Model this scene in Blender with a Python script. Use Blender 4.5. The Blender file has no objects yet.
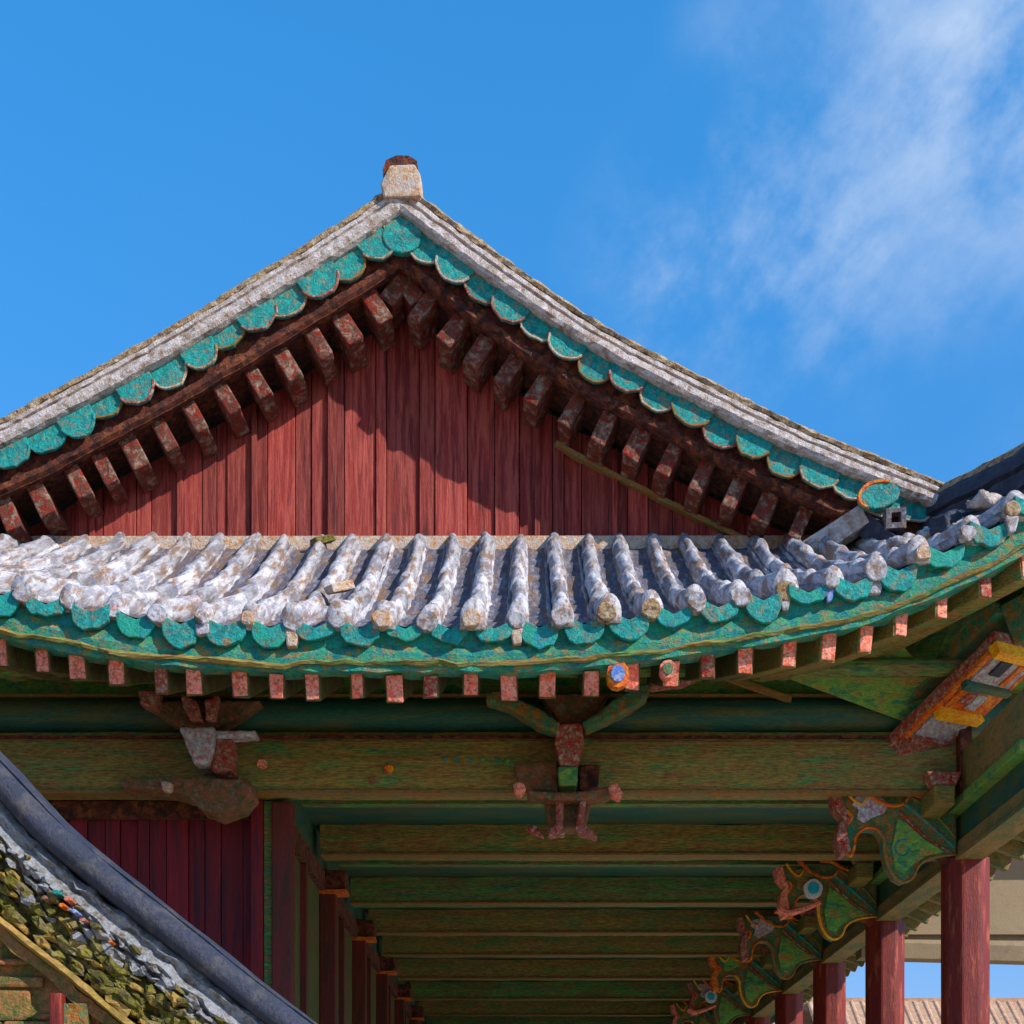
import bpy, bmesh, math, random
from mathutils import Vector, Matrix, noise as mnoise
random.seed(7)
R = math.radians
scene = bpy.context.scene
COL = scene.collection

# ------------------------------------------------------------------ camera
EYE = 1.6; F = 1600.0; VX, VY = 528.0, 1190.0     # level view camera with a raised (shift) lens
cam_d = bpy.data.cameras.new('camera'); cam = bpy.data.objects.new('camera', cam_d)
COL.objects.link(cam); scene.camera = cam
cam.location = (0, 0, EYE); cam.rotation_euler = (R(90), 0, 0)
cam_d.sensor_width = 36; cam_d.lens = 36 * F / 1024
cam_d.shift_x = (512 - VX) / 1024; cam_d.shift_y = (VY - 512) / 1024
cam_d.clip_start = 0.1; cam_d.clip_end = 3000

# ------------------------------------------------------------------ sun + sky
SUN = Vector((1.6, -1.0, 1.18)).normalized()
elev = math.asin(SUN.z); azim = math.atan2(SUN.x, SUN.y)
sd = bpy.data.lights.new('sun', 'SUN'); sun = bpy.data.objects.new('sun', sd); COL.objects.link(sun)
sd.energy = 4.9; sd.angle = R(0.5); sd.color = (1.0, 0.94, 0.86)
sun.rotation_euler = SUN.to_track_quat('Z', 'Y').to_euler()
sun.location = (10, -10, 30)

w = bpy.data.worlds.new('World'); scene.world = w; w.use_nodes = True
nt = w.node_tree; N = nt.nodes; Lk = nt.links
bg = N['Background']; bg.inputs['Strength'].default_value = 0.15
sky = N.new('ShaderNodeTexSky'); sky.sky_type = 'NISHITA'; sky.sun_disc = False
sky.sun_elevation = elev; sky.sun_rotation = azim
sky.altitude = 300; sky.air_density = 1.0; sky.dust_density = 0.3; sky.ozone_density = 2.2
hs = N.new('ShaderNodeHueSaturation'); hs.inputs['Saturation'].default_value = 1.18; hs.inputs['Value'].default_value = 1.0
hs.inputs['Hue'].default_value = 0.497
Lk.new(sky.outputs[0], hs.inputs['Color'])
tc = N.new('ShaderNodeTexCoord')
# wispy clouds laid out by sky direction
def wmath(op, a, b=None):
    m = N.new('ShaderNodeMath'); m.operation = op
    for i, q in enumerate((a, b)):
        if q is None: continue
        if isinstance(q, (int, float)): m.inputs[i].default_value = q
        else: Lk.new(q, m.inputs[i])
    return m.outputs[0]
def wblob(px, py, r0, r1):
    d = Vector(((px - VX) / F, 1, (VY - py) / F)).normalized()
    vm = N.new('ShaderNodeVectorMath'); vm.operation = 'DISTANCE'; Lk.new(tc.outputs['Generated'], vm.inputs[0]); vm.inputs[1].default_value = d
    mr = N.new('ShaderNodeMapRange'); mr.interpolation_type = 'SMOOTHSTEP'
    Lk.new(vm.outputs['Value'], mr.inputs['Value'])
    mr.inputs['From Min'].default_value = r0; mr.inputs['From Max'].default_value = r1
    mr.inputs['To Min'].default_value = 1; mr.inputs['To Max'].default_value = 0
    return mr.outputs[0]
mask = wblob(1000, 70, 0.0, 0.16)
for bl, k in ((wblob(900, 130, 0.0, 0.11), 0.75), (wblob(800, 240, 0.0, 0.12), 0.95), (wblob(700, 270, 0.0, 0.09), 0.8), (wblob(930, 270, 0.0, 0.08), 0.5), (wblob(745, 30, 0, 0.05), 0.35), (wblob(1500, 500, 0, 0.3), 0.6), (wblob(-900, 300, 0, 0.4), 0.6)):
    mask = wmath('MAXIMUM', mask, wmath('MULTIPLY', bl, k))
mp = N.new('ShaderNodeMapping'); mp.inputs['Scale'].default_value = (1.15, 1.0, 1.9)
mp0 = N.new('ShaderNodeMapping'); mp0.inputs['Rotation'].default_value = (0, R(42), 0); Lk.new(tc.outputs['Generated'], mp0.inputs[0]); Lk.new(mp0.outputs[0], mp.inputs[0])
n1 = N.new('ShaderNodeTexNoise'); n1.inputs['Scale'].default_value = 5.5; n1.inputs['Detail'].default_value = 9; n1.inputs['Roughness'].default_value = 0.6; n1.inputs['Distortion'].default_value = 0.25
Lk.new(mp.outputs[0], n1.inputs['Vector'])
cr = N.new('ShaderNodeMapRange'); cr.interpolation_type = 'SMOOTHSTEP'; n2 = N.new('ShaderNodeTexNoise'); n2.inputs['Scale'].default_value = 9; n2.inputs['Detail'].default_value = 6; n2.inputs['Roughness'].default_value = .62; Lk.new(mp0.outputs[0], n2.inputs['Vector'])
Lk.new(wmath('ADD', wmath('MULTIPLY', n1.outputs[0], .5), wmath('MULTIPLY', n2.outputs[0], .5)), cr.inputs['Value'])
cr.inputs['From Min'].default_value = 0.395; cr.inputs['From Max'].default_value = 0.67
cf = wmath('MULTIPLY', wmath('MULTIPLY', cr.outputs[0], mask), 0.95)
mx = N.new('ShaderNodeMix'); mx.data_type = 'RGBA'; Lk.new(cf, mx.inputs['Factor'])
# clear deep-blue air: the band near the horizon is held down, the upper sky is a purer blue
sxyz = N.new('ShaderNodeSeparateXYZ'); Lk.new(tc.outputs['Generated'], sxyz.inputs[0])
mz = N.new('ShaderNodeMapRange'); Lk.new(sxyz.outputs['Z'], mz.inputs['Value'])
mz.inputs['From Min'].default_value = 0.08; mz.inputs['From Max'].default_value = 0.58
tint = N.new('ShaderNodeMix'); tint.data_type = 'RGBA'; Lk.new(mz.outputs[0], tint.inputs['Factor'])
tint.inputs['A'].default_value = (.48, .52, .76, 1); tint.inputs['B'].default_value = (.45, 1.20, 1.45, 1)
mul = N.new('ShaderNodeMix'); mul.data_type = 'RGBA'; mul.blend_type = 'MULTIPLY'; mul.inputs['Factor'].default_value = 1
Lk.new(hs.outputs[0], mul.inputs['A']); Lk.new(tint.outputs['Result'], mul.inputs['B']); Lk.new(mul.outputs['Result'], mx.inputs['A'])
mx.inputs['B'].default_value = (3.0, 3.7, 4.8, 1)
Lk.new(mx.outputs['Result'], bg.inputs['Color'])

scene.view_settings.view_transform = 'Standard'; scene.view_settings.look = 'None'
scene.view_settings.gamma = 1; scene.view_settings.exposure = 0.42
scene.render.resolution_x = scene.render.resolution_y = 1024
try:
    scene.cycles.max_bounces = 8; scene.cycles.diffuse_bounces = 6
except Exception: pass

# ------------------------------------------------------------------ materials
def mat(name, base, alt, patch=None, pamt=0.35, scale=3.0, stretch=(1, 1, 1), rough=0.75, bump=0.4, island=0.0, fine=60, spec=0.3, patch2=None, p2amt=0.3, pscale=None, grain=0.35, sat=1.22, tilt=0.0):
    def st(c):
        if c is None: return None
        k = sum(c) / 3; return tuple(max(.004, k + (q - k) * sat) for q in c)
    base, alt, patch, patch2 = st(base), st(alt), st(patch), st(patch2)
    m = bpy.data.materials.new(name); m.use_nodes = True
    nt = m.node_tree; N = nt.nodes; L = nt.links
    b = N['Principled BSDF']; b.inputs['Roughness'].default_value = rough
    b.inputs['Specular IOR Level'].default_value = spec
    g = N.new('ShaderNodeNewGeometry')
    mp = N.new('ShaderNodeMapping'); mp.inputs['Scale'].default_value = stretch; L.new(g.outputs['Position'], mp.inputs[0])
    if tilt:
        mt = N.new('ShaderNodeMapping'); mt.inputs['Rotation'].default_value = (R(-tilt), 0, 0)
        L.new(g.outputs['Position'], mt.inputs[0]); L.new(mt.outputs[0], mp.inputs[0])
    def noi(s, det=6, ro=0.6, off=0.0, dist=0.0, vec=None):
        n = N.new('ShaderNodeTexNoise'); n.noise_dimensions = '4D'; n.inputs['W'].default_value = off
        n.inputs['Scale'].default_value = s; n.inputs['Detail'].default_value = det; n.inputs['Roughness'].default_value = ro; n.inputs['Distortion'].default_value = dist
        L.new(vec or mp.outputs[0], n.inputs['Vector']); return n.outputs['Fac']
    def rng(v, a, c, lo=0, hi=1):
        r = N.new('ShaderNodeMapRange'); L.new(v, r.inputs[0]); r.inputs[1].default_value = a; r.inputs[2].default_value = c; r.inputs[3].default_value = lo; r.inputs[4].default_value = hi; return r.outputs[0]
    def mix(f, a, bb, mode='MIX'):
        x = N.new('ShaderNodeMix'); x.data_type = 'RGBA'; x.blend_type = mode
        if isinstance(f, float): x.inputs['Factor'].default_value = f
        else: L.new(f, x.inputs['Factor'])
        for k, q in (('A', a), ('B', bb)):
            if isinstance(q, tuple): x.inputs[k].default_value = (*q, 1)
            else: L.new(q, x.inputs[k])
        return x.outputs['Result']
    c = mix(rng(noi(scale, 8, 0.65), 0.35, 0.65), base, alt)
    ps = pscale or scale * 2.3
    if patch: c = mix(rng(noi(ps, 7, 0.65, 5.0, 0.5), 0.58 - pamt * 0.35, 0.72 - pamt * 0.35), c, patch)
    if patch2: c = mix(rng(noi(ps * 1.7, 6, 0.6, 9.0, 0.4), 0.58 - p2amt * 0.35, 0.72 - p2amt * 0.35), c, patch2)
    fn = noi(fine, 4, 0.7, 2.0)
    c = mix(1.0, c, mix(rng(fn, 0.3, 0.7), (1 - grain,) * 3, (1 + grain,) * 3), 'MULTIPLY')
    if island:
        v = rng(g.outputs['Random Per Island'], 0, 1, 1 - island, 1 + island)
        cc = N.new('ShaderNodeCombineColor'); 
        for i in range(3): L.new(v, cc.inputs[i])
        c = mix(1.0, c, cc.outputs[0], 'MULTIPLY')
    L.new(c, b.inputs['Base Color'])
    if bump:
        h = N.new('ShaderNodeMath'); h.operation = 'ADD'; L.new(noi(scale * 4, 8, 0.7, 1.0), h.inputs[0])
        h2 = N.new('ShaderNodeMath'); h2.operation = 'MULTIPLY'; L.new(fn, h2.inputs[0]); h2.inputs[1].default_value = 0.35; L.new(h2.outputs[0], h.inputs[1])
        bp = N.new('ShaderNodeBump'); bp.inputs['Strength'].default_value = bump; bp.inputs['Distance'].default_value = 0.05
        L.new(h.outputs[0], bp.inputs['Height']); L.new(bp.outputs[0], b.inputs['Normal'])
    return m
M = {}
M['lime'] = mat('lime_tile', (.285, .275, .30), (.165, .16, .19), (.22, .14, .095), .42, 5, (1.2, .16, 1.2), .8, .35, island=.30, patch2=(.43, .415, .43), p2amt=.42, pscale=9, tilt=27)
M['pan'] = mat('pan_tile', (.10, .095, .12), (.06, .06, .08), (.17, .10, .06), .3, 5, (1, .2, 1), .8, .6, tilt=27, patch2=(.20, .19, .21), p2amt=.25)
M['verge'] = mat('verge_lime', (.50, .42, .375), (.38, .31, .275), (.24, .16, .11), .30, 3, rough=.8, bump=1.0, patch2=(.58, .52, .50), p2amt=.4, pscale=7)
M['crust'] = mat('lichen_crust', (.42, .27, .14), (.30, .185, .10), (.46, .37, .26), .5, 7, rough=.9, bump=1.0, patch2=(.16, .09, .06), p2amt=.25)
M['slate'] = mat('slate_ridge', (.032, .036, .055), (.022, .025, .038), (.06, .056, .06), .25, 4, rough=.6, bump=.5)
M['cream'] = mat('cream_mortar', (.55, .44, .33), (.42, .36, .34), (.45, .22, .10), .3, 8, rough=.8, bump=.7)
M['teal'] = mat('teal_paint', (.006, .26, .235), (.006, .16, .165), (.26, .17, .10), .24, 5, rough=.6, bump=.9, patch2=(.02, .34, .30), p2amt=.3, pscale=14)
M['teal_fascia'] = mat('teal_fascia', (.010, .22, .185), (.006, .15, .17), (.34, .19, .06), .26, 5, (1, 1, 1.5), rough=.6, bump=.7, patch2=(.06, .27, .14), p2amt=.35, pscale=10)
M['teal_blue'] = mat('teal_blue', (.01, .25, .27), (.012, .17, .20), (.02, .25, .18), .5, 4, rough=.6, bump=.6, patch2=(.10, .06, .04), p2amt=.15, pscale=9)
M['redboard'] = mat('red_board', (.215, .036, .030), (.15, .024, .021), (.08, .016, .015), .22, 2.5, (3, 3, .2), rough=.75, bump=.6, island=.32, patch2=(.28, .068, .054), p2amt=.4, fine=90)
M['redwall'] = mat('dark_red_board', (.19, .014, .020), (.12, .010, .014), (.06, .01, .015), .3, 2.5, (3, 3, .2), rough=.6, bump=.4, island=.25)
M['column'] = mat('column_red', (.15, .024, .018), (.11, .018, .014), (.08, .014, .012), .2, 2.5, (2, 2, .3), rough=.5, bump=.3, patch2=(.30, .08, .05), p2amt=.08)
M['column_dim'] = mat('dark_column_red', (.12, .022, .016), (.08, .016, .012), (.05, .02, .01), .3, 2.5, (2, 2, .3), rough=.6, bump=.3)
M['maroon'] = mat('maroon_wood', (.13, .035, .022), (.07, .018, .013), (.20, .07, .035), .35, 4, rough=.8, bump=.8, patch2=(.03, .012, .01), p2amt=.35)
M['stub'] = mat('weathered_rafter', (.16, .07, .045), (.09, .035, .025), (.34, .25, .19), .28, 5, rough=.8, bump=.9, patch2=(.26, .03, .02), p2amt=.3, island=.25, pscale=11)
M['olive'] = mat('olive_beam', (.24, .165, .055), (.16, .145, .05), (.07, .17, .06), .25, 3, (.35, 1, 2.2), rough=.65, bump=.5, patch2=(.22, .11, .05), p2amt=.22, pscale=6, grain=.75, fine=42)
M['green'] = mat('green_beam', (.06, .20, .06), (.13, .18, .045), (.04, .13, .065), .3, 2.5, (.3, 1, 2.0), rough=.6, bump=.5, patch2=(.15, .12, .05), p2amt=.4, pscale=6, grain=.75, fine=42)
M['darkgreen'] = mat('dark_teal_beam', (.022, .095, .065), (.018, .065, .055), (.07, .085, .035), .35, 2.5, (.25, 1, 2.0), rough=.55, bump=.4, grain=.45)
M['soffit'] = mat('soffit_green', (.10, .30, .08), (.17, .25, .06), (.27, .17, .06), .25, 3, (.5, 1.4, 1), rough=.65, bump=.5, grain=.5, patch2=(.03, .16, .075), p2amt=.25, pscale=8)
M['moss_panel'] = mat('olive_panel', (.085, .085, .032), (.05, .075, .025), (.10, .04, .02), .2, 3, rough=.7, bump=.4, grain=.4)
M['tan'] = mat('tan_edge', (.22, .14, .06), (.14, .12, .05), (.26, .11, .04), .35, 6, (.4, 1, 1), rough=.7, bump=.5, grain=.4)
M['brown'] = mat('brown_plank', (.25, .165, .07), (.17, .14, .06), (.09, .12, .055), .35, 3, (1, .4, 1), rough=.7, bump=.6, grain=.4)
M['pink'] = mat('pink_rafter_end', (.78, .24, .18), (.74, .34, .27), (.72, .12, .08), .25, 9, rough=.6, bump=.5, patch2=(.22, .12, .07), p2amt=.25, pscale=20)
M['rafter'] = mat('rafter_side', (.10, .055, .03), (.05, .04, .02), (.09, .10, .03), .4, 5, rough=.7, bump=.5)
M['orange'] = mat('orange_paint', (.65, .17, .02), (.50, .07, .02), (.62, .28, .03), .3, 5, rough=.55, bump=.5, patch2=(.15, .06, .05), p2amt=.2, pscale=16)
M['yellow'] = mat('yellow_paint', (.72, .33, .015), (.62, .20, .01), (.75, .42, .05), .4, 9, rough=.55, bump=.4)
M['greypaint'] = mat('grey_white_paint', (.36, .34, .38), (.26, .27, .32), (.42, .14, .12), .25, 9, rough=.6, bump=.6, patch2=(.50, .50, .52), p2amt=.35, pscale=16)
M['redbrown'] = mat('red_brown_paint', (.28, .085, .055), (.22, .12, .09), (.32, .03, .02), .35, 9, rough=.65, bump=.7, patch2=(.40, .30, .24), p2amt=.25, pscale=18)
M['carved'] = mat('carved_green', (.13, .13, .05), (.07, .13, .055), (.36, .13, .04), .32, 6, rough=.65, bump=.8, patch2=(.02, .20, .12), p2amt=.3, pscale=12, grain=.45)
M['carved_dim'] = mat('carved_brown', (.14, .10, .05), (.09, .075, .035), (.26, .10, .055), .4, 6, rough=.7, bump=.9, patch2=(.22, .18, .13), p2amt=.15, pscale=12)
M['white'] = mat('white_paint', (.62, .62, .60), (.5, .52, .55), None, 0, 9, rough=.6, bump=.4)
M['cyan'] = mat('cyan_paint', (.05, .42, .55), (.03, .30, .45), None, 0, 9, rough=.5, bump=.3)
M['blue'] = mat('blue_paint', (.06, .14, .38), (.10, .18, .40), (.3, .3, .4), .3, 9, rough=.6, bump=.3)
M['moss'] = mat('mossy_tile', (.17, .145, .05), (.075, .08, .03), (.36, .28, .15), .42, 11, rough=.9, bump=1.2, patch2=(.28, .24, .05), p2amt=.35, island=.35, pscale=14)
M['mortar'] = mat('lime_mortar', (.56, .55, .57), (.42, .41, .44), (.24, .19, .11), .32, 10, rough=.85, bump=1.3, patch2=(.60, .60, .62), p2amt=.4, pscale=16)
M['rubble'] = mat('rubble_wall', (.34, .19, .09), (.22, .13, .05), (.46, .20, .10), .35, 6, rough=.9, bump=1.1, patch2=(.14, .14, .05), p2amt=.4, island=.25, pscale=8)
M['ochre'] = mat('ochre_board', (.28, .19, .06), (.19, .13, .045), (.36, .22, .09), .3, 6, (.5, 1, 1), rough=.7, bump=.6)
M['plaster'] = mat('beige_plaster', (.25, .19, .125), (.21, .155, .10), (.17, .13, .09), .2, 1.2, rough=.85, bump=.25, grain=.1)
M['farroof'] = mat('tan_roof', (.40, .25, .17), (.33, .20, .14), (.48, .34, .24), .3, 3, rough=.85, bump=.5)
M['sand'] = mat('sandy_ground', (.50, .40, .28), (.43, .35, .25), (.55, .45, .33), .3, .6, rough=.95, bump=.4, fine=25)
M['stone'] = mat('granite', (.38, .36, .33), (.30, .29, .27), None, 0, 4, rough=.85, bump=.4)

# ------------------------------------------------------------------ mesh helpers
def P(px, py, D): return Vector(((px - VX) / F * D, D, EYE + (VY - py) / F * D))
def XZ(px, py, D): p = P(px, py, D); return (p.x, p.z)
def lerp(a, b, t): return a + (b - a) * t
def crom(pts, n):
    out = []; k = len(pts)
    for i in range(k - 1):
        p0 = pts[max(i - 1, 0)]; p1 = pts[i]; p2 = pts[i + 1]; p3 = pts[min(i + 2, k - 1)]
        for j in range(n):
            t = j / n
            out.append(tuple(0.5 * ((2 * b) + (c - a) * t + (2 * a - 5 * b + 4 * c - d) * t * t + (3 * b - a - 3 * c + d) * t ** 3) for a, b, c, d in zip(p0, p1, p2, p3)))
    out.append(tuple(pts[-1])); return out
def interp(tab, x):
    if x <= tab[0][0]: return tab[0][1]
    for (a, b), (c, d) in zip(tab, tab[1:]):
        if x <= c: return lerp(b, d, (x - a) / (c - a))
    return tab[-1][1]
class MB:
    def __init__(s): s.v = []; s.f = []
    def add(s, vs, fs):
        o = len(s.v); s.v += [Vector(q) for q in vs]; s.f += [tuple(i + o for i in f) for f in fs]; return s
    def box(s, x0, x1, y0, y1, z0, z1):
        return s.add([(x, y, z) for x in (x0, x1) for y in (y0, y1) for z in (z0, z1)],
                     [(0, 1, 3, 2), (4, 6, 7, 5), (0, 4, 5, 1), (2, 3, 7, 6), (0, 2, 6, 4), (1, 5, 7, 3)])
    def bar(s, a, b, wd, ht, up=Vector((0, 0, 1)), seg=1, taper=1.0):
        a = Vector(a); b = Vector(b); d = (b - a).normalized(); sx = d.cross(up).normalized(); u = sx.cross(d)
        vs = []
        for i in range(seg + 1):
            c = a.lerp(b, i / seg); k = lerp(1, taper, i / seg)
            vs += [c - sx * wd / 2 * k - u * ht / 2 * k, c + sx * wd / 2 * k - u * ht / 2 * k, c + sx * wd / 2 * k + u * ht / 2 * k, c - sx * wd / 2 * k + u * ht / 2 * k]
        fs = [(0, 1, 2, 3), tuple(seg * 4 + i for i in (3, 2, 1, 0))]
        for i in range(seg):
            for j in range(4): fs.append((i * 4 + j, i * 4 + 4 + j, i * 4 + 4 + (j + 1) % 4, i * 4 + (j + 1) % 4))
        return s.add(vs, fs)
    def prism(s, poly, y0, y1):
        n = len(poly)
        return s.add([(x, y0, z) for x, z in poly] + [(x, y1, z) for x, z in poly],
                     [tuple(range(n)), tuple(range(2 * n - 1, n - 1, -1))] + [(i, i + n, (i + 1) % n + n, (i + 1) % n) for i in range(n)])
    def loft(s, rings, closed=True, caps=True):
        n = len(rings[0]); vs = [p for r in rings for p in r]; fs = []
        for i in range(len(rings) - 1):
            for j in range(n if closed else n - 1):
                fs.append((i * n + j, i * n + (j + 1) % n, (i + 1) * n + (j + 1) % n, (i + 1) * n + j))
        if caps and closed: fs += [tuple(range(n - 1, -1, -1)), tuple((len(rings) - 1) * n + j for j in range(n))]
        return s.add(vs, fs)
    def sweep_xz(s, path, prof, first_vertical=True):
        """path: (x,z) list; prof: (y, n) list, n measured along the outward normal."""
        rings = []
        for i, p in enumerate(path):
            a = path[max(i - 1, 0)]; b = path[min(i + 1, len(path) - 1)]
            d = Vector((b[0] - a[0], b[1] - a[1])).normalized(); nn = Vector((-d.y, d.x))
            if nn.y < 0: nn = -nn
            if i == 0 and first_vertical: nn = Vector((0, 1 / max(nn.y, .3)))
            rings.append([(p[0] + nn.x * n, y, p[1] + nn.y * n) for y, n in prof])
        return s.loft(rings)
    def tube(s, path, r, n=12, up=Vector((0, 0, 1))):
        path = [Vector(p) for p in path]; rings = []
        for i, p in enumerate(path):
            d = (path[min(i + 1, len(path) - 1)] - path[max(i - 1, 0)]).normalized()
            sx = d.cross(up).normalized(); u = sx.cross(d); rr = r(i / (len(path) - 1)) if callable(r) else r
            rings.append([p + sx * math.cos(2 * math.pi * k / n) * rr + u * math.sin(2 * math.pi * k / n) * rr for k in range(n)])
        return s.loft(rings)
def build(name, mb, m, parent=None, jit=0.0, js=6.0, smooth=False, bevel=0.0, remesh=0.0, disp=0.0, dscale=0.1, label=None):
    v = mb.v
    if jit:
        v = [p + Vector(mnoise.noise_vector(p * js)) * jit + Vector(mnoise.noise_vector(p * js * 3.1 + Vector((7, 3, 1)))) * jit * .4 for p in v]
    mn = Vector((min(p.x for p in v), min(p.y for p in v), min(p.z for p in v))); mxx = Vector((max(p.x for p in v), max(p.y for p in v), max(p.z for p in v)))
    c = (mn + mxx) / 2
    me = bpy.data.meshes.new(name); me.from_pydata([p - c for p in v], [], mb.f); me.validate()
    bm = bmesh.new(); bm.from_mesh(me); bmesh.ops.recalc_face_normals(bm, faces=bm.faces); bm.to_mesh(me); bm.free()
    me.materials.append(M[m] if isinstance(m, str) else m)
    if smooth or remesh:
        for p in me.polygons: p.use_smooth = True
    o = bpy.data.objects.new(name, me); COL.objects.link(o)
    o.location = c
    if parent:
        o.parent = parent; q = c.copy(); pp = parent
        while pp: q = q - pp.location; pp = pp.parent
        o.location = q
    if bevel and not remesh:
        b = o.modifiers.new('bevel', 'BEVEL'); b.width = bevel; b.segments = 2; b.limit_method = 'ANGLE'
    if remesh:
        r = o.modifiers.new('remesh', 'REMESH'); r.mode = 'VOXEL'; r.voxel_size = remesh; r.use_smooth_shade = True
        sm = o.modifiers.new('smooth', 'SMOOTH'); sm.factor = .6; sm.iterations = 2
    if disp:
        key = 'clouds%.3f' % dscale
        t = bpy.data.textures.get(key) or bpy.data.textures.new(key, 'CLOUDS'); t.noise_scale = dscale
        d = o.modifiers.new('wear', 'DISPLACE'); d.texture = t; d.texture_coords = 'GLOBAL'; d.strength = disp; d.mid_level = .5
    if label: o['label'] = label
    return o
def thing(name, loc, label, cat, group=None):
    o = bpy.data.objects.new(name, None); COL.objects.link(o); o.location = loc; o.empty_display_size = .3
    o['label'] = label; o['category'] = cat
    if group: o['group'] = group
    return o
def rnd(a, b): return random.uniform(a, b)

# ------------------------------------------------------------------ ground
g = MB(); n = 40
g.add([(x, y, 0) for x in (-600, 600) for y in (-200, 1200)], [(0, 2, 3, 1)])
go = build('ground', g, 'sand'); go['kind'] = 'structure'

# =================================================================== PALACE HALL
CX = -1.24
hall = thing('palace_hall', (CX, 14, 0), 'large timber hall with a red board gable, whitewashed roof tiles and turquoise painted eaves', 'palace hall')
def hp(name, mb, m, **k): return build(name, mb, m, k.pop('parent', hall), **k)

# stone platform
hp('stone_platform', MB().box(-8, 5.4, 12.6, 44, 0.002, .45), 'stone', bevel=.02)

# --- gable -----------------------------------------------------------------
GD = 15.4
Rt = [XZ(x, y, GD) for x, y in ((400, 180), (430, 202), (500, 254), (600, 322), (700, 375), (800, 424), (900, 465), (957, 487))]
ax = Rt[0][0]
Lt = [XZ(x, y, GD) for x, y in ((400, 180), (340, 222), (250, 278), (150, 338), (50, 392), (0, 418), (-110, 466), (-157, 486))]
def path_at(path, d):
    acc = 0
    for a, b in zip(path, path[1:]):
        l = math.hypot(b[0] - a[0], b[1] - a[1])
        if acc + l >= d:
            t = (d - acc) / l; dx, dz = (b[0] - a[0]) / l, (b[1] - a[1]) / l
            return (lerp(a[0], b[0], t), lerp(a[1], b[1], t)), (dx, dz)
        acc += l
    return path[-1], (dx, dz)
def plen(path): return sum(math.hypot(b[0] - a[0], b[1] - a[1]) for a, b in zip(path, path[1:]))
WALL_Y = 16.1
soff_lines = {}
for side, raw in ((1, Rt), (-1, Lt)):
    path = crom(raw, 14)
    prof = [(15.36, -.29), (15.31, -.275), (15.29, -.24), (15.30, -.18), (15.345, -.165), (15.345, -.15), (15.32, -.14), (15.325, -.10), (15.36, -.085), (15.75, -.08), (15.75, -.29)]
    vr = hp('verge_ridge', MB().sweep_xz(path, prof), 'verge', jit=.012, js=9, smooth=False)
    build('lichen_crust', MB().sweep_xz(path, [(15.33, -.088), (15.315, -.055), (15.36, -.02), (15.5, .0), (15.7, -.01), (15.74, -.085)]), 'crust', vr, jit=.018, js=13)
    hp('bargeboard', MB().sweep_xz(path, [(15.50, -.28), (15.50, -.64), (15.56, -.64), (15.56, -.28)]), 'maroon', jit=.012, js=5)
    hp('bargeboard_moulding', MB().sweep_xz(path, [(15.462, -.55), (15.455, -.61), (15.497, -.63), (15.497, -.55)]), 'maroon', jit=.012, js=5)
    hp('verge_soffit', MB().sweep_xz(path, [(15.565, -.56), (15.565, -.61), (WALL_Y + .1, -.61), (WALL_Y + .1, -.56)]), 'maroon')
    L = plen(path)
    # teal tile ends hanging below the verge
    d = .22 if side == 1 else .52
    idx = 0
    while d < L - .1:
        p, t = path_at(path, d); nx, nz = (-t[1], t[0]) if t[0] > 0 else (t[1], -t[0])
        if nz < 0: nx, nz = -nx, -nz
        wd = rnd(.36, .44) / 2; dr = rnd(.17, .27); poly = []
        tx, tz = t
        for k in range(11):
            a = math.pi * k / 10; u = -math.cos(a) * wd; v = -.285 - max(0, math.sin(a)) ** .75 * dr + rnd(-.010, .010)
            poly.append((p[0] + tx * u + nx * v, p[1] + tz * u + nz * v))
        poly = [(p[0] - tx * wd + nx * -.24, p[1] - tz * wd + nz * -.24)] + poly + [(p[0] + tx * wd + nx * -.24, p[1] + tz * wd + nz * -.24)]
        y0 = 15.375 + (.02 if idx % 2 else -.012) + rnd(-.006, .006)
        so = hp('scalloped_tile_end', MB().prism(poly, y0, y0 + .07), 'teal', bevel=.012)
        # rim
        rim = MB(); rp = [(q[0], y0 + .005, q[1]) for q in poly[2:-2]]
        rim.tube(rp, .014, 6, up=Vector((0, 1, 0)))
        build('rim', rim, random.choice(['crust', 'tan', 'redbrown', 'teal', 'cream']), so)
        d += rnd(.31, .36); idx += 1
    # lookout rafters under the verge
    d = .16 if side == 1 else .46
    while d < L - .35:
        p, t = path_at(path, d); nx, nz = (-t[1], t[0]) if t[0] > 0 else (t[1], -t[0])
        if nz < 0: nx, nz = -nx, -nz
        c = Vector((p[0] - nx * .77, 0, p[1] - nz * .77)); wd = rnd(.135, .18)
        upv = Vector((nx, 0, nz))
        hp('lookout_rafter', MB().bar((c.x, 15.60 + rnd(-.02, .03), c.z), (c.x, WALL_Y - .01, c.z - rnd(0, .04)), wd, .33, up=upv, seg=6, taper=rnd(.9, 1.08)), 'stub', jit=.02, js=8, bevel=.015)
        d += rnd(.31, .36)
    if side == 1: hp('gable_batten', MB().sweep_xz([q for q in path if q[0] > .7], [(WALL_Y - .09, -.94), (WALL_Y - .09, -.99), (WALL_Y - .002, -.99), (WALL_Y - .002, -.94)], first_vertical=False), 'tan', jit=.006)
    soff_lines[side] = path
# big apex tile end
pt = XZ(402, 236, 15.37)
poly = [(pt[0] + math.cos(a) * .19, pt[1] + math.sin(a) * .17) for a in [i * math.pi / 10 for i in range(20)]]
so = hp('scalloped_tile_end', MB().prism(poly, 15.355, 15.44), 'teal', bevel=.015, label='large round turquoise tile end under the apex')
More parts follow.
